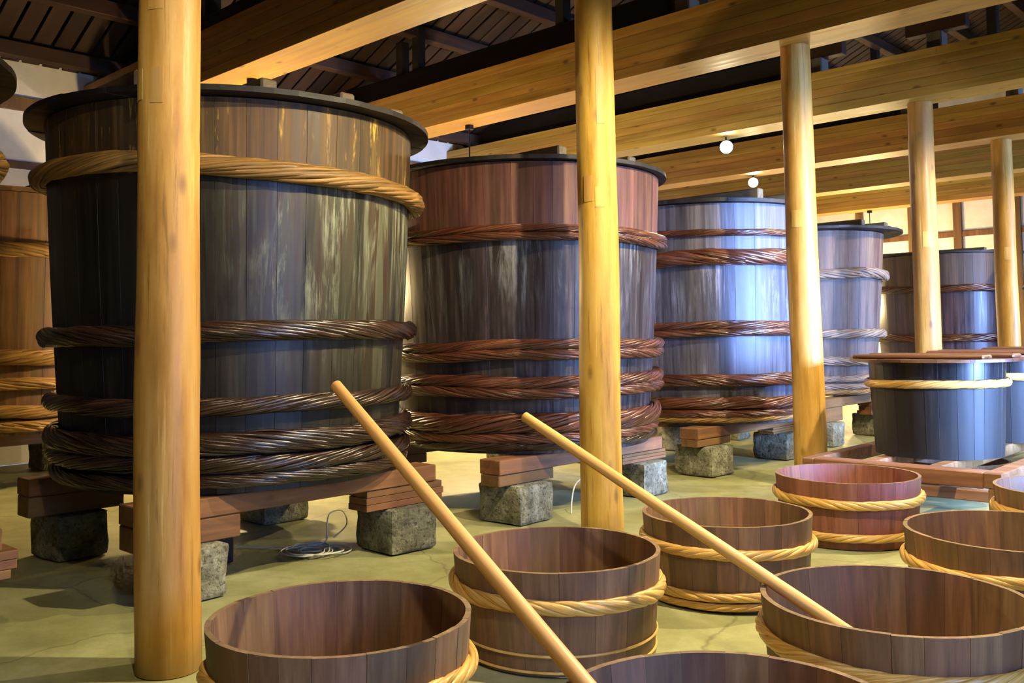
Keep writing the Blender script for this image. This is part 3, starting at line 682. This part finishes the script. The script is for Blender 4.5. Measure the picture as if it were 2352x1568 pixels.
bpart('rail', (bx0, by0, 0.28), (bx1-0.13, by0+0.17, 0.40)); bpart('rail', (bx0, by1-0.1, 0.28), (bx1-0.1, by1, 0.40))
bpart('rail', (bx1-0.13, by0, 0.285), (bx1, by1, 0.40)); bpart('rail', (bx0-0.1, by0, 0.285), (bx0, by1, 0.40))
for xx in (0.82, 1.32): bpart('joist', (xx, by0+0.17, 0.30), (xx+0.1, by1-0.1, 0.398))
for yy in (by0+0.005, 7.7, by1-0.105):
    for xx in (bx0-0.098, bx1-0.102): bpart('leg', (xx, yy, 0.0), (xx+0.1, yy+0.11, 0.285))
bpart('stretcher', (bx0, by0+0.6, 0.08), (bx1-0.1, by0+0.66, 0.17))
make_bucket(1.05, 7.0, 0.44, 'low hooped bucket in the shade under the bench', [(0.2, 0.02, 0.024, BM, 5)], 61, h=0.26)
o = box('pale_plank', (1.95, 6.6, 0.003), (2.06, 8.2, 0.05), 'cable', None, 0.004); tag(o, 'thin pale plank on the floor beside the bench leg', 'plank')

# ------------------------------------------------------------------ cables
def cable(pts, r, label):
    P = [Vector(p) for p in pts]; out = []
    for i in range(len(P)-1):
        a, b, c, d = P[max(i-1, 0)], P[i], P[i+1], P[min(i+2, len(P)-1)]
        for k in range(6):
            t = k/6; out.append(0.5*((2*b)+(c-a)*t+(2*a-5*b+4*c-d)*t*t+(3*b-a-3*c+d)*t**3))
    out.append(P[-1]); o = tube('cable', out, r, 'cable', None, 6); return tag(o, label, 'cable')
rnd = random.Random(3); pts = [(-1.95, 1.45, 0.008), (-1.75, 1.58, 0.008), (-1.6, 1.66, 0.01)]
for k in range(34):
    a = k*1.05; r = 0.15+0.07*math.sin(k*0.9)
    pts.append((-1.36+r*math.cos(a)*1.0+0.06*math.sin(k*0.37), 1.72+r*math.sin(a)*0.85+0.06*math.cos(k*0.53), 0.008+0.012*(k % 5)/4+0.0005*k))
pts += [(-1.45, 1.86, 0.04), (-1.56, 1.95, 0.12), (-1.62, 2.02, 0.19), (-1.58, 2.1, 0.2), (-1.53, 2.1, 0.11), (-1.55, 2.0, 0.03)]
cable(pts, 0.005, 'tangled coil of white cable on the floor under the big dark vat')
cable([(-0.9, 3.86, 0.006), (-0.9, 3.87, 0.12), (-0.88, 3.9, 0.24), (-0.8, 3.96, 0.31), (-0.74, 3.99, 0.3)], 0.006, 'single white cable end rising beside the second log post')

# ------------------------------------------------------------------ lamps
WARM = (1.0, 0.72, 0.34); KEY = (1.0, 0.83, 0.50)
def pendant(x, y, label, drop=2.1, power=70):
    root = empty('pendant_lamp', (x, y, BEAM_Z)); tag(root, label, 'lamp', 'pendant lamps between the vat rows')
    tube('canopy', [(0, 0, 0), (0, 0, -0.05), (0, 0, -0.055)], [0.055, 0.055, 0.03], 'black_metal', root, 16)
    tube('rod', [(0, 0, -0.05), (0, 0, -drop)], 0.009, 'black_metal', root, 8)
    tube('socket', [(0, 0, -drop), (0, 0, -drop-0.08)], [0.028, 0.034], 'black_metal', root, 14)
    bm = bmesh.new(); bmesh.ops.create_uvsphere(bm, u_segments=16, v_segments=10, radius=0.05); bm_obj('bulb', bm, 'bulb_glow', root, True).location = (0, 0, -drop-0.12)
    l = add_light('bulb_light', 'POINT', (0, 0, -drop-0.12), WARM, power, shadow_soft_size=0.06); l.parent = root
    return root
pwords = ['black pendant rod hanging from the beam over the big dark vat', 'black pendant rod hanging behind the red-brown vat', None, None, None, 'tiny pendant hanging in front of the white back wall']
for j, lab in ((1, pwords[0]), (2, pwords[1]), (6, pwords[5])):
    pendant(-4.5, j*SPACING-0.02, lab, power=1900 if j == 6 else 1150)
pendant(-4.5, 5*SPACING-0.02, 'pendant lamp hidden behind the grey-brown vat', power=1300)
def spot(x, y, label, target, power, color=KEY, z=None, size=1.9, drop=0.06, big=1.0, top=0.0):
    root = empty('spotlight', (x, y, BEAM_Z)); tag(root, label, 'lamp', 'spotlights under the beams')
    tube('stem', [(0, 0, -top), (0, 0, -drop)], 0.012, 'black_metal', root, 8)
    d = (Vector(target)-Vector((x, y, BEAM_Z-drop))).normalized(); q = d.to_track_quat('Z', 'Y')
    h = tube('housing', [(0, 0, -0.09), (0, 0, -0.08), (0, 0, 0.05), (0, 0, 0.052), (0, 0, 0.02)], [0.03, 0.05, 0.062, 0.056, 0.05], 'black_metal', root, 20, cap=True)
    h.scale = (big, big, big); h.location = (0, 0, -drop-0.03); h.rotation_mode = 'QUATERNION'; h.rotation_quaternion = q
    e = disc('lens', 0.054, 0.053, 0.057, 'lamp_glow', root, 24); e.scale = h.scale; e.location = h.location; e.rotation_mode = 'QUATERNION'; e.rotation_quaternion = q
    l = add_light('spot_light', 'SPOT', (0, 0, 0), color, power, spot_size=size, spot_blend=0.6, shadow_soft_size=0.05)
    l.parent = root; l.location = Vector((0, 0, -drop-0.03))+d*0.11*big; l.rotation_mode = 'QUATERNION'; l.rotation_quaternion = d.to_track_quat('-Z', 'Y')
    return root
spot(-2.6, 3*SPACING-0.05, 'bright white spotlight glaring under the beam above the blue-lit vat', (2.6, 1.0, 1.2), 120, big=1.6, drop=0.1)
spot(-3.95, 4*SPACING, 'smaller bright white spotlight farther back, below the first one', (2.6, 1.0, 1.2), 90, big=1.5, drop=0.08)
track = box('lighting_track', (2.38, -3.0, BEAM_Z-0.035), (2.42, 18.8, BEAM_Z-0.001), 'black_metal', None, 0.002)
tag(track, 'black lighting track under the beams above the buckets', 'track')
for j, where in enumerate(('the space in front of the nearest post, added as fill', 'the nearest buckets', 'the middle buckets', 'the nearest tub', 'the second tub', 'the far tubs', 'the far end of the bench')):  # first spot is an unseen fill added to light posts and buckets frontally
    spot(2.4, -1.03+j*SPACING, 'track spotlight high above %s' % where, (1.0, -1.2+j*SPACING, 0.0), (210, 850, 800, 700, 500, 400, 400)[j], drop=0.1, size=2.5, top=0.037)
